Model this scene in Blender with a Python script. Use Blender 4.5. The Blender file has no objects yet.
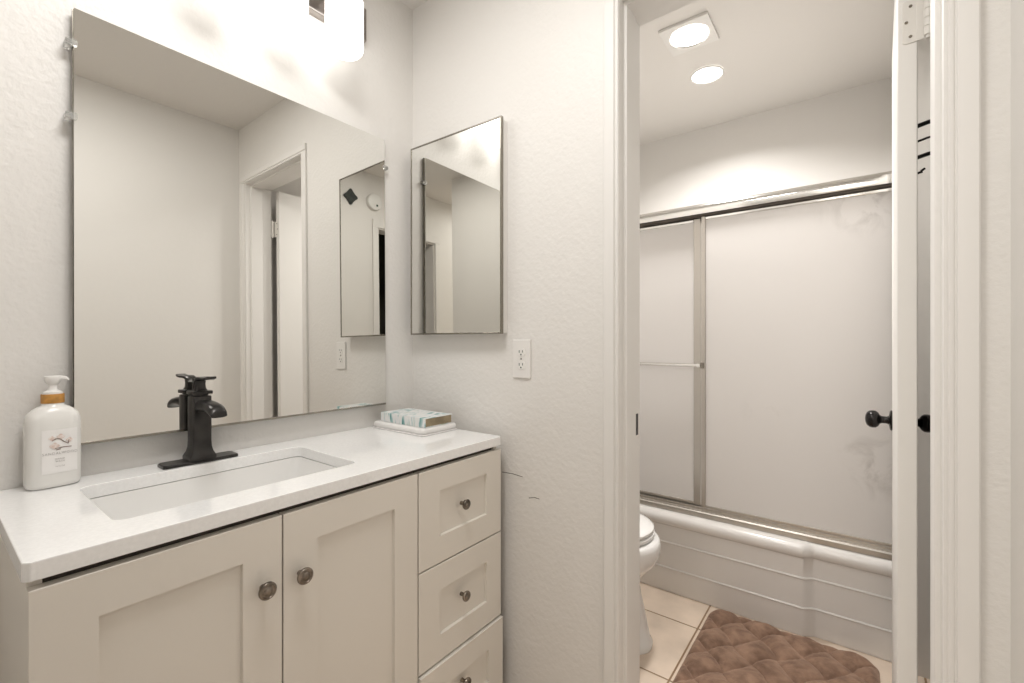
import bpy, bmesh, math, random
from mathutils import Vector, Matrix
random.seed(4)
sc = bpy.context.scene
C = sc.collection
PI = math.pi
H = 1.15
# ------------------------------------------------------------ camera
cam = bpy.data.cameras.new('camera'); co = bpy.data.objects.new('camera', cam); C.objects.link(co)
cam.sensor_width = 36; cam.lens = 453/1024*36; cam.shift_y = -0.5/1024; cam.clip_start = 0.01
co.location = (0, 0, H); co.rotation_euler = (PI/2, 0, math.radians(37.24)); sc.camera = co
# ------------------------------------------------------------ view, world
vs = sc.view_settings
vs.view_transform = 'Standard'; vs.look = 'None'; vs.exposure = -0.04; vs.gamma = 1; vs.use_curve_mapping = False
w = bpy.data.worlds.new('world'); sc.world = w; w.use_nodes = True
w.node_tree.nodes['Background'].inputs[0].default_value = (1.0, .97, .93, 1)
w.node_tree.nodes['Background'].inputs[1].default_value = 1.0
# strengths of the vanity and recessed lamps, then of the added fill lights
SHADE_E = 2.6; CAN_E = 8.0; CAN_W = 11.5; ROOM_W = 13.5; HALL_W = 14.0; BACKROOM_W = 20.0
def area(name, loc, rot, sx, sy, watts, col=(1, .985, .965)):
    l = bpy.data.lights.new(name, 'AREA'); l.shape = 'RECTANGLE'; l.size = sx; l.size_y = sy; l.energy = watts; l.color = col
    o = bpy.data.objects.new(name, l); C.objects.link(o); o.location = loc; o.rotation_euler = rot
    return o
area('room_fill_light', (-.60, .36, 2.42), (0, 0, 0), .42, .42, ROOM_W)  # added fill near the ceiling, no fixture here
for cx_, cy_, r_ in ((-.557, 1.96, .066), (-.573, 2.307, .062)):      # the two recessed bathroom lamps
    c_ = area('recessed_lamp_light', (cx_, cy_, 2.437-.0135), (0, 0, 0), 2*r_, 2*r_, CAN_W, (1, .975, .95)); c_.data.shape = 'DISK'; c_.data.spread = math.radians(144)
area('hall_fill_light', (-.25, -1.35, 2.40), (0, 0, 0), .5, .9, HALL_W)  # added fill above the hall, not an actual lamp
area('hall_end_fill_light', (-.3, -2.5, 1.45), (PI/2, 0, PI), 1.4, 1.5, BACKROOM_W)  # added frontal fill from the hall end; there is no window

# ------------------------------------------------------------ materials
def mat(name, col, rough=.5, metal=0, bump=None, spec=None, trans=0, emis=None, coat=0, var=None, sub=0):
    m = bpy.data.materials.new(name); m.use_nodes = True
    nt = m.node_tree; b = nt.nodes['Principled BSDF']
    b.inputs['Base Color'].default_value = (*col, 1); b.inputs['Roughness'].default_value = rough
    b.inputs['Metallic'].default_value = metal; b.inputs['Transmission Weight'].default_value = trans
    b.inputs['Coat Weight'].default_value = coat; b.inputs['Coat Roughness'].default_value = .08
    if spec is not None: b.inputs['Specular IOR Level'].default_value = spec
    if emis: b.inputs['Emission Color'].default_value = (*emis[0], 1); b.inputs['Emission Strength'].default_value = emis[1]
    tc = nt.nodes.new('ShaderNodeTexCoord')
    if var:   # (scale, amount): mottled colour
        n = nt.nodes.new('ShaderNodeTexNoise'); n.inputs['Scale'].default_value = var[0]; n.inputs['Detail'].default_value = 5
        nt.links.new(tc.outputs['Object'], n.inputs['Vector'])
        r = nt.nodes.new('ShaderNodeValToRGB')
        a = var[1]; c2 = var[2] if len(var) > 2 else tuple(max(0, c*(1-a)) for c in col)
        r.color_ramp.elements[0].position = .35; r.color_ramp.elements[1].position = .65
        r.color_ramp.elements[0].color = (*c2, 1); r.color_ramp.elements[1].color = (*[min(1, c*(1+a*.3)) for c in col], 1)
        nt.links.new(n.outputs['Fac'], r.inputs['Fac']); nt.links.new(r.outputs['Color'], b.inputs['Base Color'])
    if bump:  # list of (scale, strength, distance)
        prev = None
        for s, st, d in bump:
            n = nt.nodes.new('ShaderNodeTexNoise'); n.inputs['Scale'].default_value = s; n.inputs['Detail'].default_value = 4
            nt.links.new(tc.outputs['Object'], n.inputs['Vector'])
            bp = nt.nodes.new('ShaderNodeBump'); bp.inputs['Strength'].default_value = st; bp.inputs['Distance'].default_value = d
            nt.links.new(n.outputs['Fac'], bp.inputs['Height'])
            if prev: nt.links.new(prev.outputs['Normal'], bp.inputs['Normal'])
            prev = bp
        nt.links.new(prev.outputs['Normal'], b.inputs['Normal'])
    return m
M_wall = mat('wall_paint', (.79, .768, .735), .45, bump=[(75, .40, .004), (14, .3, .006)])
M_wall2 = mat('smooth_wall_paint', (.79, .768, .735), .5, bump=[(45, .12, .003)])
M_ceil = mat('ceiling_paint', (.79, .762, .725), .6, bump=[(50, .15, .003)])
M_trim = mat('trim_gloss_paint', (.79, .77, .74), .5, bump=[(25, .02, .002)])
M_door = mat('door_gloss_paint', (.79, .77, .735), .48, bump=[(18, .05, .003)])
M_cab = mat('cabinet_paint', (.79, .745, .675), .38, bump=[(300, .03, .0005)])
M_dark = mat('dark_gap', (.09, .075, .06), .7, var=(20, .2))  # colours the wall cracks, and stands in for shade in gaps
M_quartz = mat('white_quartz', (.955, .95, .94), .1, coat=.3, var=(160, .04))
M_quartz_edge = M_quartz
M_ceram = mat('glazed_ceramic', (.84, .83, .81), .1, coat=.5, var=(3, .015))
M_tub = mat('tub_enamel', (.80, .775, .745), .22, coat=.3, var=(4, .02))
M_chrome = mat('chrome', (.80, .79, .77), .12, 1, bump=[(3, .02, .002)])
M_alu = mat('satin_aluminium', (.50, .47, .43), .36, 1, bump=[(8, .03, .001)])
M_frame = mat('cabinet_steel_frame', (.27, .25, .215), .25, 1, bump=[(30, .02, .001)])
M_mirror = mat('mirror_glass', (.775, .77, .745), .0, 1, var=(1.2, .012))
M_black = mat('oil_rubbed_black_metal', (.045, .042, .04), .28, .6, bump=[(60, .03, .0005)], var=(30, .3))
M_blackp = mat('black_knob_metal', (.02, .018, .017), .22, .5, var=(30, .3))
M_bronze = mat('aged_nickel', (.30, .26, .22), .3, 1, var=(60, .5))
M_white = mat('white_plastic', (.84, .82, .79), .3, var=(20, .02))
M_slot = mat('outlet_slot', (.06, .09, .08), .6, var=(50, .2))
M_clip = mat('clear_plastic_clip', (.95, .95, .93), .1, trans=.85, var=(40, .02))
M_bottle = mat('milky_soap_bottle', (.90, .885, .85), .25, trans=.08, var=(8, .03))
M_label = mat('paper_label', (.90, .88, .86), .5, var=(60, .02))
M_ink = mat('grey_ink', (.42, .40, .38), .6, var=(60, .1))
M_cotton = mat('blush_cotton_print', (.55, .40, .34), .6, var=(220, .6, (.85, .78, .74)))
M_twig = mat('brown_twig_print', (.26, .17, .13), .6, var=(100, .3))
M_wood = mat('bamboo_collar', (.56, .27, .06), .45, var=(90, .25))
M_pages = mat('aged_paper_pages', (.42, .34, .22), .8, var=(30, .25))
M_tray = mat('white_folded_cloth', (.85, .83, .81), .6, bump=[(250, .2, .001)])
M_nick = mat('brushed_nickel_plate', (.36, .33, .31), .28, 1, bump=[(20, .02, .001)])
M_detail = mat('smoke_detector_plastic', (.82, .81, .78), .4, var=(20, .02))
M_orn = mat('dark_teal_ornament', (.010, .014, .014), .6, var=(60, .6, (.05, .06, .05)))
M_white_enam = mat('hinge_painted', (.74, .715, .67), .3, bump=[(120, .2, .001)])
M_can = mat('lamp_glow_cool', (.9, .9, .9), .4, emis=((1, .98, .95), CAN_E), var=(5, .01))
M_shade = mat('opal_glass_glow', (.9, .9, .88), .3, emis=((1, .98, .955), SHADE_E), var=(5, .01))
M_closet = mat('closet_unlit_dark', (.12, .11, .09), .8, var=(5, .2))  # dark colour stands in for the unlit closet interior
M_hall = mat('hall_wall_paint', (.70, .67, .62), .5, bump=[(50, .12, .003)])

def tile_mat():
    m = mat('floor_tile', (.76, .63, .51), .38, var=(7, .14)); nt = m.node_tree; b = nt.nodes['Principled BSDF']
    src = b.inputs['Base Color'].links[0].from_socket
    tc = nt.nodes.new('ShaderNodeTexCoord'); sep = nt.nodes.new('ShaderNodeSeparateXYZ'); nt.links.new(tc.outputs['Object'], sep.inputs[0])
    def mth(op, a, bb):
        n = nt.nodes.new('ShaderNodeMath'); n.operation = op
        for i, v in enumerate((a, bb)):
            if v is None: continue
            if isinstance(v, (int, float)): n.inputs[i].default_value = v
            else: nt.links.new(v, n.inputs[i])
        return n.outputs[0]
    P = .346; ds = []
    for s, off in ((sep.outputs['X'], -.505), (sep.outputs['Y'], 1.544)):
        t = mth('DIVIDE', mth('SUBTRACT', s, off), P)
        fr = mth('FRACT', mth('ADD', t, 20.5), None)
        ds.append(mth('MULTIPLY', mth('ABSOLUTE', mth('SUBTRACT', fr, .5), None), P))
    d = mth('MINIMUM', ds[0], ds[1])
    fac = mth('LESS_THAN', d, .0032)
    mix = nt.nodes.new('ShaderNodeMix'); mix.data_type = 'RGBA'
    nt.links.new(fac, mix.inputs['Factor']); nt.links.new(src, mix.inputs['A']); mix.inputs['B'].default_value = (.27, .17, .09, 1)
    nt.links.new(mix.outputs['Result'], b.inputs['Base Color'])
    mr = nt.nodes.new('ShaderNodeMapRange'); mr.inputs['From Min'].default_value = .002; mr.inputs['From Max'].default_value = .007
    nt.links.new(d, mr.inputs['Value'])
    bp = nt.nodes.new('ShaderNodeBump'); bp.inputs['Distance'].default_value = .002; bp.inputs['Strength'].default_value = .6
    nt.links.new(mr.outputs[0], bp.inputs['Height']); nt.links.new(bp.outputs[0], b.inputs['Normal'])
    return m
M_tile = tile_mat()

def rug_mat():
    m = mat('brown_plush', (.27, .165, .11), .85, bump=[(260, .5, .003), (30, .25, .005)], var=(22, .35, (.15, .083, .052)))
    m.node_tree.nodes['Principled BSDF'].inputs['Sheen Weight'].default_value = .6
    m.node_tree.nodes['Principled BSDF'].inputs['Sheen Tint'].default_value = (.8, .6, .48, 1)
    return m
M_rug = rug_mat()
M_rugback = mat('rug_backing', (.30, .20, .14), .9, bump=[(200, .3, .001)])

def book_mat():
    m = bpy.data.materials.new('floral_book_cover'); m.use_nodes = True; nt = m.node_tree; b = nt.nodes['Principled BSDF']
    b.inputs['Roughness'].default_value = .5
    tc = nt.nodes.new('ShaderNodeTexCoord')
    mp = nt.nodes.new('ShaderNodeMapping'); mp.inputs['Scale'].default_value = (75, 22, 14)
    nt.links.new(tc.outputs['Object'], mp.inputs[0])
    n = nt.nodes.new('ShaderNodeTexNoise'); n.inputs['Scale'].default_value = 1.0; n.inputs['Detail'].default_value = 2
    nt.links.new(mp.outputs[0], n.inputs['Vector'])
    r = nt.nodes.new('ShaderNodeValToRGB'); e = r.color_ramp.elements
    e[0].position = .26; e[0].color = (.06, .25, .24, 1); e[1].position = .72; e[1].color = (.55, .60, .48, 1)
    for p, c in ((.35, (.35, .52, .52)), (.41, (.74, .76, .76)), (.56, (.80, .79, .77)), (.64, (.62, .70, .71))):
        x = e.new(p); x.color = (*c, 1)
    nt.links.new(n.outputs['Fac'], r.inputs['Fac']); nt.links.new(r.outputs['Color'], b.inputs['Base Color'])
    return m
M_book = book_mat()

def glass_mat():
    m = bpy.data.materials.new('obscure_shower_glass'); m.use_nodes = True; nt = m.node_tree; b = nt.nodes['Principled BSDF']
    b.inputs['Base Color'].default_value = (.84, .81, .785, 1); b.inputs['Roughness'].default_value = .35
    b.inputs['Transmission Weight'].default_value = .18
    tc = nt.nodes.new('ShaderNodeTexCoord')
    # whitish mineral film on an obscure pane, with two bare greyer patches
    n = nt.nodes.new('ShaderNodeTexNoise'); n.inputs['Scale'].default_value = 9; n.inputs['Detail'].default_value = 8; n.inputs['Roughness'].default_value = .62
    n.inputs['Distortion'].default_value = .8
    nt.links.new(tc.outputs['Object'], n.inputs['Vector'])
    tot = None
    for cx, cz, rad, st in ((.045, 1.645, .13, .9), (.075, .70, .15, 1.1), (-.30, .86, .10, .35), (-.02, 1.70, .15, .4)):
        vm = nt.nodes.new('ShaderNodeVectorMath'); vm.operation = 'DISTANCE'; vm.inputs[1].default_value = (cx, 2.135, cz)
        nt.links.new(tc.outputs['Object'], vm.inputs[0])
        mr = nt.nodes.new('ShaderNodeMapRange'); mr.inputs['From Min'].default_value = rad; mr.inputs['From Max'].default_value = 0
        mr.inputs['To Max'].default_value = st
        nt.links.new(vm.outputs['Value'], mr.inputs['Value'])
        if tot is None: tot = mr.outputs[0]
        else:
            a = nt.nodes.new('ShaderNodeMath'); a.operation = 'ADD'; nt.links.new(tot, a.inputs[0]); nt.links.new(mr.outputs[0], a.inputs[1]); tot = a.outputs[0]
    n2 = nt.nodes.new('ShaderNodeMapRange'); n2.inputs['From Min'].default_value = .48; n2.inputs['From Max'].default_value = .66
    nt.links.new(n.outputs['Fac'], n2.inputs['Value'])
    mu = nt.nodes.new('ShaderNodeMath'); mu.operation = 'MULTIPLY'; mu.use_clamp = True
    nt.links.new(tot, mu.inputs[0]); nt.links.new(n2.outputs[0], mu.inputs[1])
    mix = nt.nodes.new('ShaderNodeMix'); mix.data_type = 'RGBA'
    mix.inputs['A'].default_value = (.84, .81, .785, 1); mix.inputs['B'].default_value = (.50, .47, .44, 1)
    nt.links.new(mu.outputs[0], mix.inputs['Factor']); nt.links.new(mix.outputs['Result'], b.inputs['Base Color'])
    bp = nt.nodes.new('ShaderNodeBump'); bp.inputs['Strength'].default_value = .12; bp.inputs['Distance'].default_value = .003
    nt.links.new(n.outputs['Fac'], bp.inputs['Height']); nt.links.new(bp.outputs[0], b.inputs['Normal'])
    return m
M_glass = glass_mat()

# ------------------------------------------------------------ mesh helpers
class MB:
    def __init__(s, T=None): s.bm = bmesh.new(); s.T = T
    def poly(s, pts):
        return s.bm.faces.new([s.bm.verts.new(p) for p in pts])
    def box(s, x0, x1, y0, y1, z0, z1):
        v = [s.bm.verts.new((x, y, z)) for x in (x0, x1) for y in (y0, y1) for z in (z0, z1)]
        for f in ((0, 1, 3, 2), (4, 6, 7, 5), (0, 4, 5, 1), (2, 3, 7, 6), (0, 2, 6, 4), (1, 5, 7, 3)):
            s.bm.faces.new([v[i] for i in f])
        return s
    def prism(s, pts, z0, z1, axis='z'):
        def P(a, b, c): return {'z': (a, b, c), 'x': (c, a, b), 'y': (a, c, b)}[axis]
        n = len(pts)
        A = [s.bm.verts.new(P(a, b, z0)) for a, b in pts]; B = [s.bm.verts.new(P(a, b, z1)) for a, b in pts]
        s.bm.faces.new(A); s.bm.faces.new(B)
        for i in range(n): s.bm.faces.new((A[i], A[(i+1) % n], B[(i+1) % n], B[i]))
        return s
    def rings(s, rings, cap0=True, cap1=True, closed=True):
        R = [[s.bm.verts.new(p) for p in r] for r in rings]
        n = len(R[0])
        for a, b in zip(R, R[1:]):
            for i in range(n if closed else n-1):
                s.bm.faces.new((a[i], a[(i+1) % n], b[(i+1) % n], b[i]))
        if cap0: s.bm.faces.new(R[0])
        if cap1: s.bm.faces.new(R[-1])
        return s
    def lathe(s, prof, axis, org, n=32, cap0=True, cap1=True):
        # prof: (radius, distance along axis)
        a = Vector(axis).normalized(); u = a.orthogonal().normalized(); v = a.cross(u); o = Vector(org)
        return s.rings([[o + a*d + (u*math.cos(2*PI*i/n) + v*math.sin(2*PI*i/n))*max(r, 1e-5) for i in range(n)] for r, d in prof], cap0, cap1)
    def cyl(s, p, q, r, n=20):
        d = Vector(q)-Vector(p); return s.lathe([(r, 0), (r, d.length)], d, p, n)
    def tube(s, pts, r, n=12):
        pts = [Vector(p) for p in pts]; rings = []
        up = Vector((0, 0, 1))
        for i, p in enumerate(pts):
            t = (pts[min(i+1, len(pts)-1)] - pts[max(i-1, 0)]).normalized()
            u = t.cross(up); u = u.normalized() if u.length > 1e-3 else Vector((1, 0, 0)); v = t.cross(u).normalized()
            rings.append([p + (u*math.cos(2*PI*k/n)+v*math.sin(2*PI*k/n))*r for k in range(n)])
        return s.rings(rings)
    def build(s, name, m, parent=None, bevel=0, smooth=None, seg=2):
        bmesh.ops.recalc_face_normals(s.bm, faces=s.bm.faces)
        me = bpy.data.meshes.new(name)
        if s.T is not None: s.bm.transform(s.T)
        s.bm.to_mesh(me); s.bm.free()
        for mm in (m if isinstance(m, (list, tuple)) else [m]): me.materials.append(mm)
        o = bpy.data.objects.new(name, me); C.objects.link(o)
        if bevel:
            b = o.modifiers.new('bevel', 'BEVEL'); b.width = bevel; b.segments = seg; b.limit_method = 'ANGLE'; b.angle_limit = math.radians(35)
        if smooth:
            me.polygons.foreach_set('use_smooth', [True]*len(me.polygons))
            me.set_sharp_from_angle(angle=math.radians(smooth))
        if parent is not None:
            o.parent = parent; root = parent
            Mx = Matrix.Identity(4); p = parent
            Mx = world_of(p)
            o.matrix_parent_inverse = Mx.inverted()
        return o
def world_of(o):
    if o.parent is None: return Matrix.Translation(o.location)
    return world_of(o.parent) @ o.matrix_parent_inverse @ Matrix.Translation(o.location)
def rrect(x0, x1, y0, y1, r, n=6):
    pts = []
    for cx, cy, a in ((x1-r, y1-r, 0), (x0+r, y1-r, 90), (x0+r, y0+r, 180), (x1-r, y0+r, 270)):
        for i in range(n+1):
            t = math.radians(a + 90*i/n); pts.append((cx+r*math.cos(t), cy+r*math.sin(t)))
    return pts
def thing(name, label, cat, loc, group=None):
    o = bpy.data.objects.new(name, None); o.empty_display_size = .05; C.objects.link(o); o.location = loc
    o['label'] = label; o['category'] = cat
    if group: o['group'] = group
    return o
def tag(o, label, cat, group=None):
    o['label'] = label; o['category'] = cat
    if group: o['group'] = group
    return o
def struct(name, o, label=None, cat=None):
    o.name = name; o['kind'] = 'structure'
    if label: o['label'] = label
    if cat: o['category'] = cat
    return o
def dup(root, delta, label=None):
    """copy a thing with its parts and sub-parts"""
    def rec(o, par):
        c = o.copy(); C.objects.link(c); c.parent = par
        for ch in list(o.children): rec(ch, c)
        return c
    r = rec(root, None); r.location = Vector(root.location)+Vector(delta)
    if label: r['label'] = label
    return r

# ------------------------------------------------------------ room shell
D = 1.17; DW = 1.31            # front and back of the wall with the doorway
XC = .217; CE = 2.437
def xA(y): return -1.375 - .012*(D-y)
YH = -2.6                      # far end of the hall behind the camera
b = MB(); b.box(-1.8, 1.6, YH-.1, 3.1, -.08, 0); struct('floor', b.build('floor', M_tile), 'beige square tile floor with brown grout', 'floor')
b = MB(); b.box(-1.8, 1.6, YH-.1, 3.1, CE, CE+.08); struct('ceiling', b.build('ceiling', M_ceil), 'plain off-white painted ceiling', 'ceiling')
b = MB(); b.prism([(xA(-.44), -.44), (xA(D), D), (xA(D), DW), (-1.375, DW), (-1.375, 2.96), (-1.5, 2.96), (-1.5, -.44)], 0, CE)
struct('wall_left', b.build('wall_left', M_wall), 'textured off-white wall behind the vanity', 'wall')
# wall with the doorway
b = MB(); b.prism([(xA(D)-.02, D), (-.53, D), (-.53, DW), (xA(D)-.02, DW)], 0, CE)
b.box(-.53, .145, D, DW, 2.11, CE); b.box(.145, XC+.02, D, DW, 0, CE)
struct('wall_front', b.build('wall_front', M_wall), 'textured off-white wall around the bathroom doorway', 'wall')
# right wall with a closet doorway beside / behind the camera
cy0, cy1 = -.583, .165
b = MB(); b.box(XC, XC+.12, cy1, 3.0, 0, CE); b.box(XC, XC+.12, YH, cy0, 0, CE); b.box(XC, XC+.12, cy0, cy1, 2.045, CE)
struct('wall_right', b.build('wall_right', M_wall2), 'plain off-white wall on the right', 'wall')
b = MB(); b.box(-1.5, XC+.12, 2.88, 3.0, 0, CE); b.box(.150, XC, 2.085, 2.88, 0, CE)
struct('wall_back', b.build('wall_back', M_wall2), 'plain wall above the bathtub', 'wall')
b = MB(); b.box(-1.5, -.224, -.44, -.34, 0, CE); struct('wall_rear', b.build('wall_rear', M_wall2), 'wall left of the passage, seen in mirrors', 'wall')
b = MB(); b.box(-1.35, -1.25, YH, -.44, 0, CE); b.box(-1.35, XC+.12, YH-.1, YH, 0, CE)
struct('wall_hall', b.build('wall_hall', M_hall), 'hall walls beyond the passage', 'wall')
# closet behind the doorway
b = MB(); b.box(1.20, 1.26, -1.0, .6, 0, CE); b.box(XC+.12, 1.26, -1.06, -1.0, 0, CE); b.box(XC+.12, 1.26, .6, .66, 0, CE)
struct('wall_closet', b.build('wall_closet', M_closet), 'closet walls beyond the side doorway, coloured dark to look unlit', 'wall')

# casing profile helpers -------------------------------------------------
def casing_profile(w):  # across (0 inner edge .. w outer edge), out from wall
    return [(0, 0), (0, .0075), (.002, .0095), (.007, .0095), (.009, .0075), (.0105, .0075), (.0125, .012), (.015, .0125), (w-.003, .0125), (w, .010), (w, 0)]
W = .043
jl, jr, jt = -.515, .130, 2.095     # opening faces
cas = casing_profile(W)
b = MB()
b.prism([(jl-.003-a, D-o) for a, o in cas], 0, jt+.0028, 'z')
struct('trim_1', b.build('trim_1', M_trim, smooth=25), 'left casing of the bathroom doorway', 'trim')
b = MB(); b.prism([(jr+.006+a, D-o) for a, o in cas], 0, jt+.0028, 'z')
struct('trim_2', b.build('trim_2', M_trim, smooth=25), 'right casing of the bathroom doorway', 'trim')
b = MB(); b.prism([(D-o, jt+.003+a) for a, o in cas], jl-.003-W, jr+.006+W, 'x')
struct('trim_3', b.build('trim_3', M_trim, smooth=25), 'top casing of the bathroom doorway', 'trim')
# jambs with stop
def jamb(name, inner, sign, label):
    p = [(inner+sign*.02, D-.002), (inner, D-.002), (inner, 1.195), (inner-sign*.009, 1.197), (inner-sign*.009, 1.262), (inner, 1.264), (inner, DW+.004), (inner+sign*.02, DW+.004)]
    b = MB(); b.prism(p, 0, jt, 'z'); return struct(name, b.build(name, M_trim, bevel=.0015), label, 'trim')
j1 = jamb('trim_4', jl-.002, -1, 'left jamb of the bathroom doorway with stop')
j2 = jamb('trim_5', jr, 1, 'right jamb of the bathroom doorway with stop')
b = MB(); b.prism([(D-.002, jt+.018), (D-.002, jt), (1.195, jt), (1.197, jt-.009), (1.262, jt-.009), (1.264, jt), (DW+.004, jt), (DW+.004, jt+.018)], jl-.02, jr+.02, 'x')
struct('trim_6', b.build('trim_6', M_trim, bevel=.0015), 'head jamb of the bathroom doorway', 'trim')
b = MB(); b.box(jl-.0025, jl-.0005, 1.272, 1.298, .872, .935); o = b.build('strike_plate', M_blackp, j1, bevel=.0006); o['label'] = 'black strike plate'
# bathroom-side casing
b = MB(); b.box(jl-.05, jl-.006, DW, DW+.013, 0, jt+.0038); b.box(jr+.006, jr+.05, DW, DW+.013, 0, jt+.0038); b.box(jl-.05, jr+.05, DW, DW+.013, jt+.004, jt+.05)
struct('trim_7', b.build('trim_7', M_trim, bevel=.003), 'casing on the bathroom side of the doorway', 'trim')
# closet doorway casing (seen in the mirrors)
b = MB()
for y0, y1 in ((cy0-.06, cy0), (cy1, cy1+.045)): b.box(XC-.014, XC, y0, y1, 0, 2.0398)
b.box(XC-.014, XC, cy0-.06, cy1+.045, 2.04, 2.10)
b.box(XC, XC+.12, cy0, cy0+.015, 0, 2.0298); b.box(XC, XC+.12, cy1-.015, cy1, 0, 2.0298); b.box(XC, XC+.12, cy0, cy1, 2.03, 2.045)
struct('trim_8', b.build('trim_8', M_trim, bevel=.003), 'casing of the side closet doorway', 'trim')

# ------------------------------------------------------------ bathroom door, standing open along the right
hx, hy = .0735, 1.335; th = .034; ang = math.radians(1.9); DL = .635
TD = Matrix.Translation((hx, hy, 0)) @ Matrix.Rotation(-ang, 4, 'Z')   # local: x 0..th thickness, y 0..DL length
door = struct('door_1', bpy.data.objects.new('door_1', None), 'off-white bathroom door standing open, seen almost edge on', 'door'); C.objects.link(door); door.location = (hx, hy, 0)
b = MB(TD); b.box(0, th, 0, DL, .01, 2.085); b.build('door_leaf', M_door, door, bevel=.0025)
def knob(x, sx):
    b = MB(TD)
    prof = [(.001, 0), (.032, 0), (.033, .003), (.030, .006), (.014, .009), (.0115, .014), (.0115, .026), (.014, .031), (.022, .035), (.0275, .042), (.0285, .050), (.027, .058), (.021, .065), (.012, .0685), (.0005, .070)]
    b.lathe(prof, (sx, 0, 0), (x, .575, .893), 36); return b.build('door_knob', M_blackp, door, smooth=50)
knob(0, -1); knob(th, 1)
b = MB(TD); b.box(.004, th-.004, DL-.0005, DL+.001, .86, .93); b.build('latch_plate', M_black, door)
for z in (1.81, .20):
    b = MB(TD)
    b.prism(rrect(.008, th+.0005, z, z+.095, .006, 4), -.002, .0005, 'y'); 
    for i in range(5):
        b.cyl((th+.0165, -.012, z+.001+i*.0188), (th+.0165, -.012, z+.001+i*.0188+.0178), .0075, 16)
    b.cyl((th+.0165, -.012, z-.006), (th+.0165, -.012, z+.101), .0045, 12)
    b.box(th-.002, th+.014, -.0035, -.0015, z, z+.095)
    hg = b.build('hinge', M_white_enam, door, bevel=.0006)
    b = MB(TD)
    for sy, szz in ((.022, .014), (.015, .047), (.022, .081)): b.lathe([(.0032, 0), (.0032, .0012)], (0, -1, 0), (sy, -.0019, z+szz), 12)
    b.build('screw', M_frame, hg)
# over-door hook rack on the back of the door
rk = thing('hook_rack', 'black wire hook rack on the back of the open bathroom door', 'hook rack', (.16, 1.90, 1.65))
b = MB(TD); b.box(th+.0005, th+.004, .50, .54, 1.60, 1.88); b.build('back_strip', M_black, rk, bevel=.001)
for i, (z, l, r_) in enumerate(((1.812, .060, .0065), (1.765, .058, .0035), (1.716, .060, .006), (1.668, .045, .0035))):
    b = MB(TD); pts = [(th+.003, .52, z-.006), (th+.02, .52, z-.006), (th+.035, .52, z-.003), (th+l-.012, .52, z), (th+l-.004, .52, z+.006 if i == 3 else z+.001)]
    b.tube(pts, r_, 10); b.build('hook', M_black, rk, smooth=50)

# closet door leaf, ajar into the closet
cd = struct('door_2', bpy.data.objects.new('door_2', None), 'off-white closet door standing ajar, seen in the mirror', 'door'); C.objects.link(cd); cd.location = (XC+.13, cy0+.02, 0)
TC = Matrix.Translation((XC+.13, cy0+.035, 0)) @ Matrix.Rotation(math.radians(8), 4, 'Z')
b = MB(TC); b.box(0, .58, 0, .034, .01, 2.01); b.build('door_leaf', M_door, cd, bevel=.002)
for z in (1.70, .25):
    b = MB(TC); b.cyl((-.008, -.004, z), (-.008, -.004, z+.095), .008); b.box(-.008, .006, -.004, .03, z, z+.095); b.build('hinge', M_white_enam, cd)

# ------------------------------------------------------------ wall marks: crack lines low on the doorway wall
b = MB()
for pts in (((-.930, .718), (-.886, .720), (-.846, .717)), ((-.822, .655), (-.800, .661), (-.782, .660))):
    for (xa, za), (xb, zb) in zip(pts, pts[1:]):
        b.poly([(xa, D-.0006, za-.0012), (xb, D-.0006, zb-.0009), (xb, D-.0006, zb+.0009), (xa, D-.0006, za+.0012)])
struct('trim_9', b.build('trim_9', M_dark), 'thin dark cracks in the wall paint right of the vanity', 'wall crack')

# ------------------------------------------------------------ vanity cabinet
xf = -.905; y0v, y1v = .093, 1.132; zt = .818
van = thing('bathroom_vanity', 'greige shaker-style vanity cabinet with two doors and three drawers', 'cabinet', (-1.14, .61, 0))
b = MB()
xb_ = xA(.1)+.006
b.box(xb_+.01, xf-.019, y0v, y0v+.016, .0, zt); b.box(-1.365, xf-.019, y1v-.016, y1v, .0, zt)
b.box(-1.365, xf-.021, y0v+.02, y1v-.02, .03, .045); b.box(-1.365, xf-.09, y0v+.01, y1v-.01, 0, .028)
b.box(-1.368, -1.36, y0v+.02, y1v-.02, .03, zt)
b.build('carcass', M_cab, van, bevel=.001)
b = MB(); b.box(xf-.045, xf-.0255, y0v+.017, y1v-.017, .05, zt-.0005)
b.build('gap_shade_sheet', M_dark, van)  # dark sheet behind the fronts, painting the shade in their gaps
def shaker(y0, y1, z0, z1, py0, py1, pz0, pz1, name, dx=0):
    """one front: a frame with an inset flat panel, one closed mesh"""
    b = MB(); X0, X1, X2 = xf-.019+dx, xf+dx, xf-.008+dx
    s_ = .0015
    def ring(x, a, c, e, g): return [(x, a, e), (x, c, e), (x, c, g), (x, a, g)]
    b.rings([ring(X0, y0, y1, z0, z1), ring(X1-.001, y0, y1, z0, z1), ring(X1, y0+.001, y1-.001, z0+.001, z1-.001),
             ring(X1, py0, py1, pz0, pz1), ring(X2, py0+s_, py1-s_, pz0+s_, pz1-s_)])
    return b.build(name, M_cab, van)
def cabknob(y, z, par, r=.0165, dx=0):
    b = MB(); s_ = r/.0165
    b.lathe([(.0055, 0), (.0055, .006), (.0048, .012), (.007, .016), (.0150*s_, .018), (r, .0205), (r, .0235), (r-.0012, .0255), (r-.004, .0262), (r-.005, .0248), (r-.0075, .0248), (r-.0085, .0262), (.004, .0275), (.0003, .028)], (1, 0, 0), (xf+dx, y, z), 32)
    return b.build('knob', M_bronze, par, smooth=40)
BZ, PZ = .03, .103
d1 = shaker(y0v, .4385, BZ, .805, .166, .367, PZ, .737, 'door'); cabknob(.401, .679, d1)
d2 = shaker(.4415, .787, BZ, .805, .514, .714, PZ, .736, 'door'); cabknob(.474, .677, d2)
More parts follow.
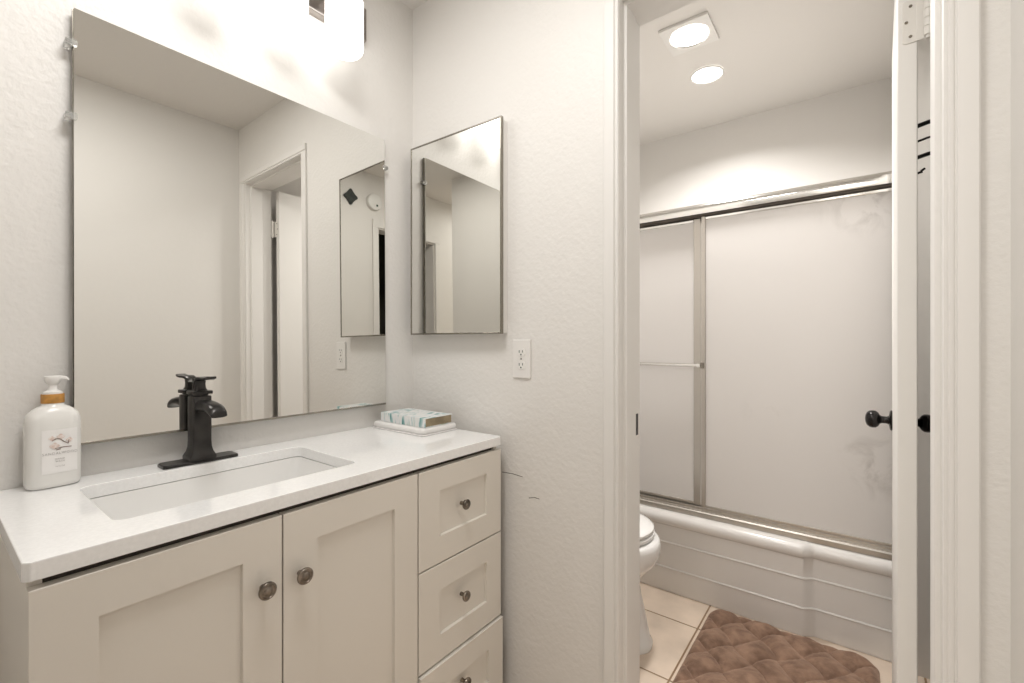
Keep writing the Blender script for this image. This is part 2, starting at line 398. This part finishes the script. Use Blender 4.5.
e1 = shaker(.791, y1v, .545, .805, .866, 1.063, .617, .742, 'drawer'); cabknob(.948, .685, e1, .0145)
e2 = shaker(.791, y1v, .277, .541, .866, 1.063, .347, .470, 'drawer'); cabknob(.948, .424, e2, .0145)
e3 = shaker(.791, y1v, BZ, .272, .866, 1.063, .105, .204, 'drawer', .008); cabknob(.948, .178, e3, .0145, .003)

# ------------------------------------------------------------ countertop with undermount sink
zc = .846; tk = .028
def slab_hole(b, outer, inner, z0, z1):
    bm = b.bm
    for z in (z0, z1):
        vo = [bm.verts.new((x, y, z)) for x, y in outer]; vi = [bm.verts.new((x, y, z)) for x, y in inner]
        ed = [bm.edges.new((v[i], v[(i+1) % len(v)])) for v in (vo, vi) for i in range(len(v))]
        bmesh.ops.triangle_fill(bm, use_beauty=True, edges=ed)
        if z == z0: lo, li = vo, vi
        else:
            for A, B in ((lo, vo), (li, vi)):
                for i in range(len(A)): bm.faces.new((A[i], A[(i+1) % len(A)], B[(i+1) % len(A)], B[i]))
top = thing('countertop', 'glossy white quartz countertop with rectangular sink on the vanity', 'countertop', (-1.14, .61, zc-tk))
b = MB(); sx0, sx1, sy0, sy1 = -1.283, -.993, .203, .669
o_ = [(-.902, .095), (-.903, .1), (-.903, 1.127), (-.909, 1.133), (xA(1.133)+.002, 1.133), (xA(.087)+.002, .087), (-.91, .087)]
slab_hole(b, o_, rrect(sx0, sx1, sy0, sy1, .022), zc-tk, zc)
b.build('slab', M_quartz, top, bevel=.0018)
b = MB(); R = []
for off, z, r in ((-.022, zc-tk-.0005, .03), (.0005, zc-tk-.001, .022), (.001, zc-tk-.004, .022), (.012, .77, .028), (.024, .725, .034), (.036, .712, .034), (.060, .706, .03), (.11, .703, .02)):
    R.append([(x, y, z) for x, y in rrect(sx0+off, sx1-off, sy0+off*1.2, sy1-off*1.2, r)])
b.rings(R, cap0=False); o = b.build('sink_basin', M_ceram, top, smooth=40); o['label'] = 'white ceramic sink basin'
b = MB(); b.lathe([(.001, 0), (.03, 0), (.031, .002), (.026, .004), (.006, .0045), (.001, .0045)], (0, 0, 1), ((sx0+sx1)/2, (sy0+sy1)/2, .7035), 28)
b.build('drain', M_black, top, smooth=40)

# ------------------------------------------------------------ faucet
fx, fy = -1.322, .434
fa = thing('faucet', 'black single-lever waterfall faucet at the back of the sink', 'faucet', (fx, fy, zc))
b = MB(); R = []
for g, z in ((0, .0005), (0, .006), (-.002, .008)):
    R.append([(x, y, zc+z) for x, y in rrect(fx-.027-g, fx+.027+g, fy-.082-g, fy+.082+g, .009)])
b.rings(R); b.build('deck_plate', M_black, fa, smooth=30)
b = MB(); R = []
for z, hx_, hy_ in ((.008, .0290, .0290), (.016, .0290, .0290), (.019, .0280, .0275), (.027, .0242, .0238), (.038, .0218, .0213), (.055, .0208, .0205), (.163, .0208, .0205), (.166, .0195, .0195)):
    R.append([(x, y, zc+z) for x, y in rrect(fx-hx_, fx+hx_, fy-hy_, fy+hy_, .004, 3)])
b.rings(R); b.build('body', M_black, fa, smooth=30)
b = MB(); R = []
# spout, leaving the front face and curling down at the tip
for dx, z, hw, t in ((.008, .138, .0175, .016), (.030, .143, .0175, .0135), (.052, .1455, .0180, .0125), (.074, .1445, .0185, .0115), (.094, .1415, .019, .0108), (.108, .137, .019, .0098), (.117, .132, .0185, .0085), (.122, .127, .0175, .005)):
    ring = []
    for k in range(24):
        a = 2*PI*k/24; cs, sn = math.cos(a), math.sin(a)
        sup = lambda v, e: math.copysign(abs(v)**e, v)
        tx = .5*t*sn*max(0, dx-.06)/.07
        ring.append((fx+dx+tx, fy+hw*sup(cs, .75), zc+z+t*sup(sn, .75)))
    R.append(ring)
b.rings(R); b.build('spout', M_black, fa, smooth=50)
b = MB(); b.rings([[(x, y, zc+z) for x, y in rrect(fx-h, fx+h, fy-h, fy+h, .003, 3)] for z, h in ((.1665, .015), (.170, .015), (.1705, .0225), (.178, .0225), (.179, .0215))]); b.build('collar', M_black, fa, smooth=30)
# curved strap handle: rises from the collar and sweeps forward into a flat lever
path = [(-.010, .1790), (-.0105, .185), (-.010, .193), (-.006, .201), (.001, .207), (.012, .2105), (.028, .2115), (.046, .2108), (.062, .212), (.073, .2145)]
b = MB(); R = []
for i, (dx, z) in enumerate(path):
    p0, p1 = path[max(i-1, 0)], path[min(i+1, len(path)-1)]
    tx, tz = p1[0]-p0[0], p1[1]-p0[1]; L = math.hypot(tx, tz); nx_, nz_ = -tz/L, tx/L
    t = (.0062, .0058, .0055, .005, .0045, .0040, .0035, .0032, .003, .0028)[i]; hw = (.0130, .0118, .0112, .0112, .0118, .0125, .013, .013, .0125, .0115)[i]
    R.append([(fx+dx+nx_*t*c, fy+hw*a_, zc+z+nz_*t*c) for a_, c in ((-1, -.7), (-.85, -1), (.85, -1), (1, -.7), (1, .7), (.85, 1), (-.85, 1), (-1, .7))])
b.rings(R); b.build('lever', M_black, fa, smooth=40)
b = MB(); b.rings([[(x, y, zc+z) for x, y in rrect(fx-h+.002, fx+h+.002, fy-h, fy+h, .003, 3)] for z, h in ((.1792, .0135), (.186, .0105), (.196, .0100), (.2035, .0105))]); b.build('handle_post', M_black, fa, smooth=30)

# ------------------------------------------------------------ soap dispenser
def text_mesh(txt, size, m, parent, T, name='lettering', ext=.0001, font_scale=1.0):
    cu = bpy.data.curves.new('t', 'FONT'); cu.body = txt; cu.size = size; cu.align_x = 'CENTER'; cu.align_y = 'CENTER'; cu.extrude = ext; cu.space_character = 1.25
    t = bpy.data.objects.new('t', cu); C.objects.link(t)
    bpy.context.view_layer.update()
    me = bpy.data.meshes.new_from_object(t.evaluated_get(bpy.context.evaluated_depsgraph_get()))
    bpy.data.objects.remove(t); bpy.data.curves.remove(cu)
    me.transform(T); me.materials.clear(); me.materials.append(m); me.name = name
    o = bpy.data.objects.new(name, me); C.objects.link(o); o.parent = parent; o.matrix_parent_inverse = world_of(parent).inverted()
    return o
sbx, sby = -1.350, .1745
sd = thing('soap_dispenser', 'milky pump soap bottle with amber wooden collar at left end of counter', 'soap dispenser', (sbx, sby, zc))
TS = Matrix.Translation((sbx, sby, zc)) @ Matrix.Rotation(math.radians(93), 4, 'Z') @ Matrix.Diagonal((1.02, .98, 1.12, 1))  # local -y faces the viewer
def supel(hx_, hy_, z, n=48, e=.55):
    out = []
    for k in range(n):
        a = 2*PI*k/n; cs, sn = math.cos(a), math.sin(a)
        out.append((hx_*math.copysign(abs(cs)**e, cs), hy_*math.copysign(abs(sn)**e, sn), z))
    return out
b = MB(TS); R = []
for z, hx_, hy_ in ((.0005, .036, .028), (.003, .0395, .0315), (.008, .0410, .033), (.06, .0412, .0332), (.118, .0412, .0332), (.128, .0400, .032), (.136, .0370, .0295), (.143, .0310, .026), (.148, .0235, .0215), (.1505, .018, .018), (.155, .0165, .0165)):
    e = .6 if z < .14 else (.8 if z < .149 else 1)
    R.append(supel(hx_, hy_, z, e=e))
b.rings(R); b.build('bottle', M_bottle, sd, smooth=50)
b = MB(TS); b.lathe([(.0175, .1552), (.0178, .156), (.0178, .171), (.0172, .172)], (0, 0, 1), (0, 0, 0), 36); o = b.build('collar', M_wood, sd, smooth=40); o['label'] = 'amber wooden collar'
b = MB(TS); b.lathe([(.0155, .1722), (.0150, .176), (.009, .1785), (.0072, .18), (.0068, .189), (.0095, .191), (.0125, .196), (.0135, .203), (.0125, .2055), (.001, .206)], (0, 0, 1), (0, 0, 0), 28)
b.rings([[(x, y, z) for x, z in ((-.004, zz-.006), (.004, zz-.006), (.0045, zz), (-.0045, zz))] for y, zz in ()] ) if False else None
for_x = [(.0, .2025, .006), (.012, .203, .0055), (.020, .2015, .0045), (.0245, .198, .0035)]
R = []
for q, zz, hw in for_x:
    R.append([(q, a*hw, zz+c*hw*.6) for a, c in ((-1, -1), (1, -1), (1, .5), (.6, 1), (-.6, 1), (-1, .5))])
b.rings(R); o = b.build('pump', M_white, sd, smooth=50)
# label and print on the face towards the camera
b = MB(TS); hxl = .033
front = []
def face_y(x, off=.0006): # front surface of the superellipse at x
    e = .6; cs = min(.999, abs(x)/.0412)**(1/e); sn = math.sqrt(max(0, 1-cs*cs)); return -(.0332*sn**e) - off
xs = [-.0215+.053*i/16 for i in range(17)]
b.rings([[(x, face_y(x), z) for x in xs] for z in (.028, .108)], cap0=False, cap1=False, closed=False)
lab = b.build('label', M_label, sd, smooth=60); lab['label'] = 'white paper label with cotton sprig print'
TL = TS @ Matrix.Translation((.0048, -.0344, 0)) @ Matrix.Rotation(PI/2, 4, 'X')
text_mesh('SANDALWOOD', .0062, M_ink, lab, TL @ Matrix.Translation((0, .064, 0)))
text_mesh('HAND', .0042, M_ink, lab, TL @ Matrix.Translation((0, .0535, 0)))
text_mesh('WASH', .0042, M_ink, lab, TL @ Matrix.Translation((0, .0490, 0)))
text_mesh('16 FL OZ', .0028, M_ink, lab, TL @ Matrix.Translation((0, .0400, 0)))
b = MB(TL)
for cx, cy, r in ((-.012, .0925, .0048), (.001, .094, .0058), (.014, .087, .0048), (-.008, .078, .0068)):
    b.poly([(cx+r*(1+.18*math.cos(4*a))*math.cos(a), cy+r*.8*(1+.18*math.cos(4*a))*math.sin(a), .0002) for a in [2*PI*k/20 for k in range(20)]])
b.build('cotton_print', M_cotton, lab)
b = MB(TL)
for seg in (((.0, .090), (.006, .084), (.012, .080)), ((.012, .080), (.013, .087)), ((-.008, .073), (.004, .0745), (.017, .074)), ((-.006, .0705), (.001, .0715)), ((-.012, .088), (-.006, .091), (.0, .090))):
    for (ax, ay), (bx2, by2) in zip(seg, seg[1:]):
        d = Vector((bx2-ax, by2-ay)).normalized(); nn = Vector((-d.y, d.x))*.0007
        b.poly([(ax+nn.x, ay+nn.y, .0004), (ax-nn.x, ay-nn.y, .0004), (bx2-nn.x, by2-nn.y, .0004), (bx2+nn.x, by2+nn.y, .0004)])
b.build('twig_print', M_twig, lab)

# ------------------------------------------------------------ folded cloth / tray and floral book
tray = thing('folded_towel', 'small white rectangular stack lying under the floral book', 'towel', (-1.23, 1.06, zc))
def pillow(b, x0, x1, y0, y1, z0, z1, r, rc=.012):
    R = []
    n = 6
    for i in range(n+1):
        a = -PI/2 + PI*i/n; ins = r*(1-math.cos(a)); z = (z0+z1)/2 + (z1-z0)/2*math.sin(a)
        R.append([(x, y, z) for x, y in rrect(x0+ins, x1-ins, y0+ins, y1-ins, rc)])
    b.rings(R)
b = MB(); pillow(b, -1.356, -1.090, .968, 1.128, zc+.0005, zc+.0045, .002); b.build('lower_fold', M_tray, tray, smooth=60)
b = MB(); pillow(b, -1.352, -1.092, .970, 1.126, zc+.0045, zc+.024, .006); b.build('upper_fold', M_tray, tray, smooth=60)
bz = zc+.0245
bk = thing('book', 'small thick book with pale floral cover and tan page edges', 'book', (-1.2, 1.02, bz))
TB = Matrix.Identity(4)
bx0, bx1, by0, by1 = -1.325, -1.098, .985, 1.108
b = MB(TB); bzz = bz+.031
# cover: back board, spine (faces the counter's open end, -y side) and front board
b.box(bx0, bx1, by0, by1, bz+.0003, bz+.0028); b.box(bx0, bx1, by0, by1, bzz-.0025, bzz); b.box(bx0, bx1, by0-.001, by0+.003, bz+.0003, bzz)
b.build('cover', M_book, bk, bevel=.0012)
b = MB(TB); b.box(bx0+.003, bx1-.003, by0+.003, by1-.003, bz+.0028, bzz-.0025)
for i in range(9):
    z = bz+.004+i*.0026; b.box(bx1-.0031, bx1-.0015-.0008*(i % 2), by0+.0035, by1-.004, z, z+.0018)
o = b.build('pages', M_pages, bk); o['label'] = 'tan page edges'

# ------------------------------------------------------------ big wall mirror
mt, mb_, my0, my1 = 1.878, .926, .208, 1.026
xt_, xb2 = -1.360, -1.352
wm = thing('wall_mirror', 'large frameless rectangular mirror above the vanity', 'mirror', (-1.36, .617, mb_))
sl = (xb2-xt_)
def mx(z): return xt_ + sl*(mt-z)/(mt-mb_)
b = MB(); b.prism([(mx(mb_), mb_), (mx(mt), mt), (mx(mt)-.005, mt), (mx(mb_)-.005, mb_)], my0, my1, 'y')
# prism 'y' maps (a,b,c)->(a,c,b)
b.build('glass', M_mirror, wm)
b = MB(); 
for (a0, z0_), (a1, z1_) in (((mx(mt)-.0055, mt), (mx(mb_)-.0055, mb_)),):
    b.prism([(a0, z0_+.0012), (a1, z1_-.0012), (a1-.0085, z1_-.0012), (a0-.0085, z0_+.0012)], my0-.0012, my1+.0012, 'y')
b.build('mirror_backing', M_frame, wm)
b = MB(); b.box(mx(mb_)-.007, mx(mb_)+.002, my0-.002, my1+.0, mb_-.004, mb_+.0015)
b.build('bottom_channel', M_frame, wm, bevel=.001)
for (y, z, sgn) in ((my0, 1.80, -1), (my1, 1.778, 1), (my0, 1.64, -1)):
    b = MB(); x_ = mx(z); ya, yb = (y-.014, y+.006) if sgn < 0 else (y-.006, y+.014)
    b.prism(rrect(ya, yb, z-.008, z+.008, .005, 4), x_+.0005, x_+.004, 'x')
    b.box(xA(y), x_+.0006, *( (y-.013, y-.002) if sgn < 0 else (y+.002, y+.013)), z-.006, z+.006)
    b.build('clip', M_clip, wm, bevel=.001)

# ------------------------------------------------------------ medicine cabinet on the doorway wall
mc = thing('medicine_cabinet', 'mirrored medicine cabinet with thin steel frame beside the corner', 'medicine cabinet', (-1.12, 1.15, 1.17))
mx0, mx1, mz0, mz1 = -1.333, -.902, 1.173, 1.871; yf = 1.125
TM = Matrix.Translation((mx0, yf, 0)) @ Matrix.Rotation(math.radians(.8), 4, 'Z') @ Matrix.Translation((-mx0, -yf, 0))
b = MB(); b.box(mx0+.006, mx1-.006, yf+.018, D, mz0+.004, mz1-.004); b.build('case', M_white, mc, bevel=.001)
b = MB(TM)
def fr(b, x0, x1, z0, z1, wd, ya, yb):
    b.box(x0, x0+wd, ya, yb, z0, z1); b.box(x1-wd, x1, ya, yb, z0, z1); b.box(x0+wd, x1-wd, ya, yb, z0, z0+wd); b.box(x0+wd, x1-wd, ya, yb, z1-wd, z1)
fr(b, mx0, mx1, mz0, mz1, .0055, yf-.0015, yf+.011); b.build('door_frame', M_frame, mc, bevel=.0015)
b = MB(TM); b.box(mx0+.005, mx1-.005, yf+.0005, yf+.004, mz0+.005, mz1-.005); b.build('mirror_door', M_mirror, mc)

# ------------------------------------------------------------ outlet
ol = thing('wall_outlet', 'white duplex electrical outlet plate on the wall beside the medicine cabinet', 'outlet', (-.849, D, 1.08))
ox, oz, hw, hh = -.848, 1.093, .0345, .061
b = MB(); b.prism(rrect(ox-hw, ox+hw, oz-hh, oz+hh, .003, 3), D-.0062, D, 'y'); b.build('cover_plate', M_white, ol, bevel=.002)
for s_ in (-1, 1):
    zc_ = oz + s_*.0205
    b = MB(); b.prism([(ox+.0155*math.cos(a), zc_+max(-.0125, min(.0125, .0165*math.sin(a)))) for a in [2*PI*k/32 for k in range(32)]], D-.0078, D-.006, 'y')
    rc = b.build('receptacle', M_white, ol)
    b = MB()
    b.box(ox-.0078, ox-.0052, D-.0082, D-.0078, zc_-.001, zc_+.0075); b.box(ox+.0052, ox+.0076, D-.0082, D-.0078, zc_, zc_+.0072)
    b.lathe([(.0026, 0), (.0026, .0005)], (0, -1, 0), (ox, D-.0078, zc_-.0065), 12); b.build('slots', M_slot, rc)
b = MB(); b.lathe([(.003, 0), (.0028, .0012), (.001, .0015)], (0, -1, 0), (ox, D-.0062, oz), 14); b.build('screw', M_frame, ol, smooth=40)

# ------------------------------------------------------------ vanity light bar
vl = thing('vanity_light', 'brushed nickel bar light with three opal glass shades above the mirror', 'wall light', (-1.37, .625, 2.23))
b = MB(); b.box(xA(.62)-.004, -1.350, .305, .945, 2.185, 2.300); b.build('back_plate', M_nick, vl, bevel=.004)
for y in (.445, .625, .805):
    b = MB(); b.cyl((-1.352, y, 2.243), (-1.29, y, 2.243), .012); b.cyl((-1.265, y, 2.215), (-1.265, y, 2.262), .03, 28); b.build('socket_arm', M_nick, vl, smooth=40)
    b = MB(); b.lathe([(.001, 2.046), (.040, 2.046), (.049, 2.049), (.0545, 2.056), (.0565, 2.066), (.0565, 2.205), (.054, 2.212), (.032, 2.214)], (0, 0, 1), (-1.265, y, 0), 40)
    o = b.build('glass_shade', M_shade, vl, smooth=40); o['label'] = 'glowing opal glass shade'

# ------------------------------------------------------------ recessed bathroom lights
r1 = thing('recessed_light', 'lit recessed ceiling light with square white trim, nearer the doorway', 'ceiling light', (-.557, 1.96, CE))
b = MB(); bmp = b
slab_hole(b, [(-.655, 1.864), (-.461, 1.864), (-.461, 2.057), (-.655, 2.057)], [(-.557+.078*math.cos(2*PI*k/40), 1.96+.078*math.sin(2*PI*k/40)) for k in range(40)], CE-.012, CE-.0005)
b.build('square_trim', M_white, r1, bevel=.002)
b = MB(); b.lathe([(.077, -.013), (.0745, -.013), (.0715, -.005)], (0, 0, 1), (-.557, 1.96, CE), 40, False, False); b.build('inner_ring', M_chrome, r1, smooth=40)
b = MB(); b.lathe([(.001, -.012), (.05, -.0105), (.070, -.006), (.071, -.001)], (0, 0, 1), (-.557, 1.96, CE), 40, True, True); b.build('lens', M_can, r1, smooth=40)
r2 = thing('recessed_light', 'lit round recessed ceiling light over the tub, farther from the doorway', 'ceiling light', (-.573, 2.307, CE))
b = MB(); b.lathe([(.074, -.0005), (.0755, -.004), (.069, -.009), (.0665, -.005)], (0, 0, 1), (-.573, 2.307, CE), 40, False, False); b.build('round_trim', M_white, r2, smooth=40)
b = MB(); b.lathe([(.001, -.0085), (.05, -.008), (.0665, -.005), (.067, -.001)], (0, 0, 1), (-.573, 2.307, CE), 40); b.build('lens', M_can, r2, smooth=40)

# ------------------------------------------------------------ bathtub
tub = thing('bathtub', 'white alcove bathtub with ridged apron under the sliding glass doors', 'bathtub', (-.58, 2.48, 0))
TX0, TX1 = -1.373, .148
def off(x):   # apron steps back right of x=-.15
    t = max(0, min(1, (x+.170)/.045)); t = t*t*(3-2*t); return 2.084 + .023*t
prof = [(.016, .0005), (.0130, .010), (.0125, .106), (.0075, .1085), (.0065, .1105), (.0072, .1125), (.0125, .1155), (.0125, .222), (.0075, .2245), (.0065, .2265), (.0072, .2285), (.0125, .2315), (.0110, .305), (.001, .312), (-.006, .320), (-.008, .330), (-.0075, .342), (-.002, .354), (.008, .361), (.025, .3635)]
xs = [TX0, -1.0, -.6, -.3] + [-.19+.005*i for i in range(17)] + [-.05, TX1]
b = MB(); R = []
for x in xs:
    o0 = off(x); base = 2.084
    ring = [(x, o0+y-.0105, z) for y, z in prof]
    ring += [(x, 2.20, .3645), (x, 2.205, .36), (x, 2.23, .15), (x, 2.30, .07), (x, 2.66, .07), (x, 2.72, .15), (x, 2.75, .355), (x, 2.76, .3645), (x, 2.878, .366), (x, 2.878, .0005)]
    R.append(ring)
b.rings(R, cap0=True, cap1=True); b.build('tub_shell', M_tub, tub, smooth=50)
for a, c in ((TX0, TX0+.12), (TX1-.10, TX1)):
    b = MB(); b.rings([[(a, y, z) for y, z in ((2.2, .36), (2.76, .36), (2.70, .08), (2.27, .08))], [(c, y, z) for y, z in ((2.2, .36), (2.76, .36), (2.70, .08), (2.27, .08))]])
    b.build('tub_end', M_tub, tub, bevel=.01)

# ------------------------------------------------------------ sliding shower doors
sh = thing('shower_door', 'sliding shower doors with obscure glass and satin metal frame on the tub', 'shower door', (-.58, 2.15, .365))
def railp(b, pts): b.prism(pts, TX0, TX1, 'x')   # (y,z) profile
b = MB(); railp(b, [(2.112, .3650), (2.112, .385), (2.117, .390), (2.117, .3945), (2.126, .3945), (2.126, .405), (2.138, .405), (2.138, .3950), (2.158, .3950), (2.158, .409), (2.162, .409), (2.175, .3655)])
b.build('bottom_track', M_alu, sh, bevel=.0012)
b = MB(); pr_ = [(2.111, 1.716), (2.108, 1.726), (2.107, 1.740), (2.110, 1.751), (2.116, 1.758), (2.126, 1.763), (2.170, 1.764), (2.170, 1.690), (2.166, 1.690), (2.166, 1.745), (2.116, 1.745), (2.116, 1.716)]
railp(b, pr_); b.build('header', M_chrome, sh, smooth=35)
b = MB(); b.box(TX0, TX1, 2.150, 2.1655, 1.7055, 1.744); b.box(TX0, TX1, 2.118, 2.150, 1.7065, 1.744); b.build('slot_shade_filler', M_dark, sh)  # dark boxes paint the shaded slot between header and panel rails
b = MB(); b.box(TX0, TX0+.018, 2.115, 2.17, .41, 1.70); b.box(TX1-.018, TX1, 2.115, 2.17, .41, 1.70); b.build('wall_jamb', M_alu, sh, bevel=.002)
def panel(x0, x1, y, name, label, sl_, sr):
    b = MB(); b.box(x0+.004, x1-.004, y-.002, y+.002, .418, 1.700); g = b.build('glass_panel', M_glass, sh); g['label'] = label
    b = MB(); b.box(x0, x0+sl_, y-.010, y+.008, .408, 1.704); b.build('stile', M_alu, g, bevel=.002)
    b = MB(); b.box(x1-sr, x1, y-.010, y+.008, .408, 1.704); b.build('stile', M_alu, g, bevel=.002)
    b = MB(); b.box(x0+sl_+.0005, x1-sr-.0005, y-.007, y+.007, .408, .419); b.build('bottom_rail', M_alu, g, bevel=.0015)
    b = MB(); b.box(x0+sl_, x1-sr, y-.009, y+.007, 1.690, 1.703); b.build('top_rail', M_chrome, g, bevel=.003)
    return g
g1 = panel(-1.345, -.560, 2.152, 'left', 'rear left sliding pane with towel bar', .024, .030)
g2 = panel(-.551, .128, 2.130, 'right', 'front right sliding pane with mineral stains', .017, .024)
b = MB(); b.tube([(-1.30, 2.11, 1.041), (-.552, 2.11, 1.041)], .008, 14)
b.box(-1.30, -1.285, 2.105, 2.142, 1.035, 1.047); b.box(-.566, -.556, 2.103, 2.142, 1.033, 1.049)
b.build('towel_bar', M_chrome, g1, smooth=40)
b = MB(); b.box(-.553, -.540, 2.108, 2.121, 1.028, 1.054); b.build('bar_bracket', M_frame, g1, bevel=.002)

# ------------------------------------------------------------ toilet (tank on the left wall, bowl towards +x)
tcx, tcy = -.835, 1.655
to = thing('toilet', 'white two-piece toilet left of the tub, only the bowl front showing', 'toilet', (-1.0, tcy, 0))
def egg(cx, a, bb, z, back=.85, n=44, sq=0):
    out = []
    for k in range(n):
        t = 2*PI*k/n; c_, s_ = math.cos(t), math.sin(t)
        rx = a if c_ > 0 else a*back
        out.append((cx+rx*c_, tcy+bb*math.copysign(abs(s_)**(.92), s_), z))
    return out
b = MB(); R = []
for z, cx, a, bb, bk_ in ((.0005, -.86, .252, .115, 1.4), (.02, -.86, .254, .117, 1.4), (.026, -.86, .246, .110, 1.4), (.10, -.87, .242, .100, 1.35), (.18, -.875, .228, .095, 1.25), (.235, -.875, .217, .097, 1.2), (.262, -.868, .222, .118, 1.1), (.288, -.858, .236, .148, 1.05), (.318, -.848, .254, .170, 1.0), (.35, -.842, .260, .182, .95), (.38, -.838, .257, .186, .95), (.395, -.835, .25, .185, .95), (.402, -.835, .243, .180, .95)):
    R.append(egg(cx, a, bb, z, bk_))
b.rings(R); b.build('bowl', M_ceram, to, smooth=60)
b = MB(); b.rings([egg(tcx, a, w_, z) for z, a, w_ in ((.4085, .214, .164), (.4092, .228, .178), (.411, .230, .180), (.421, .230, .180), (.4235, .225, .175))]); b.build('seat', M_ceram, to, smooth=40)
b = MB(); b.rings([egg(tcx, a, w_, z) for z, a, w_ in ((.4285, .212, .162), (.4292, .226, .176), (.431, .228, .178), (.439, .228, .178), (.444, .222, .172), (.447, .205, .155), (.449, .15, .11))]); b.build('lid', M_ceram, to, smooth=40)
b = MB(); b.box(-1.362, -1.175, tcy-.21, tcy+.21, .40, .74); b.build('tank', M_ceram, to, bevel=.02, seg=4)
b = MB(); b.box(-1.366, -1.165, tcy-.22, tcy+.22, .742, .775); b.build('tank_lid', M_ceram, to, bevel=.01, seg=3)
b = MB(); b.box(-1.362, -1.06, tcy-.10, tcy+.10, .30, .40); b.build('tank_neck', M_ceram, to, bevel=.02)
b = MB(); b.cyl((-1.175, tcy-.15, .69), (-1.16, tcy-.15, .69), .012); b.box(-1.165, -1.155, tcy-.155, tcy-.07, .684, .696); b.build('flush_handle', M_chrome, to, bevel=.003)

# ------------------------------------------------------------ bath mat
rug = thing('bath_mat', 'brown plush quilted bath mat on the tile floor before the tub', 'bath mat', (-.215, 1.70, 0))
rx0, rx1, ry0, ry1, rr = -.492, .064, 1.34, 2.066, .055
def inside(x, y):  # distance in from the rounded outline
    cx, cy = (rx0+rx1)/2, (ry0+ry1)/2; hx_, hy_ = (rx1-rx0)/2, (ry1-ry0)/2
    qx, qy = abs(x-cx)-hx_+rr, abs(y-cy)-hy_+rr
    return -(math.hypot(max(qx, 0), max(qy, 0)) + min(max(qx, qy), 0) - rr)
b = MB(); nx, ny = 170, 222; V = {}
for i in range(nx+1):
    for j in range(ny+1):
        # squeeze the grid to the rounded outline
        x = rx0+(rx1-rx0)*i/nx; y = ry0+(ry1-ry0)*j/ny
        d = inside(x, y)
        if d < 0:
            cx = min(max(x, rx0+rr), rx1-rr); cy = min(max(y, ry0+rr), ry1-rr)
            v = Vector((x-cx, y-cy)); v = v.normalized()*rr; x, y = cx+v.x, cy+v.y; d = 0
        yy = y + .010*math.sin((x+.2)*2*PI/.28)
        u = (x+.437)/.142; v_ = (yy-1.77)/.170
        u += .07*math.sin(2*PI*v_)
        s = abs(math.sin(PI*(u+v_)))*abs(math.sin(PI*(u-v_)))
        h = .004 + .023*(s**.36)
        h += .0012*math.sin(x*140+2*math.sin(y*60))*math.sin(y*110)
        h *= min(1, max(0, d/.022))**.5 if d < .022 else 1
        V[i, j] = b.bm.verts.new((x, y, .002+max(h, .0005)))
for i in range(nx):
    for j in range(ny): b.bm.faces.new((V[i, j], V[i+1, j], V[i+1, j+1], V[i, j+1]))
bmesh.ops.remove_doubles(b.bm, verts=b.bm.verts, dist=.0004)
b.build('plush_top', M_rug, rug, smooth=80)
b = MB(); b.prism(rrect(rx0, rx1, ry0, ry1, rr, 10), .0005, .0035); b.build('backing', M_rugback, rug)

# ------------------------------------------------------------ things on the wall beside the camera, seen in the mirrors
sm = thing('smoke_detector', 'round white smoke detector high on the wall, seen in the mirrored cabinet', 'smoke detector', (XC, .197, 2.226))
b = MB(); b.lathe([(.001, 0), (.062, 0), (.064, .012), (.058, .026), (.040, .033), (.001, .035)], (-1, 0, 0), (XC, .197, 2.226), 36); b.build('housing', M_detail, sm, smooth=40)
b = MB(); b.lathe([(.009, 0), (.008, .003), (.001, .004)], (-1, 0, 0), (XC-.033, .185, 2.198), 16); b.build('test_button', M_slot, sm, smooth=40)
b = MB(); pts = []
for k in range(48):
    a = 2*PI*k/48; r = .050*(1+.18*math.cos(4*a)) * (1+.05*math.cos(8*a)); pts.append((.39+r*math.cos(a)*.9, 2.222+r*math.sin(a)*.95))
b.prism(pts, XC-.014, XC, 'x'); tag(b.build('wall_ornament', M_orn, bevel=.003), 'small dark diamond-shaped ornament high on the wall, seen in the mirrored cabinet', 'ornament')
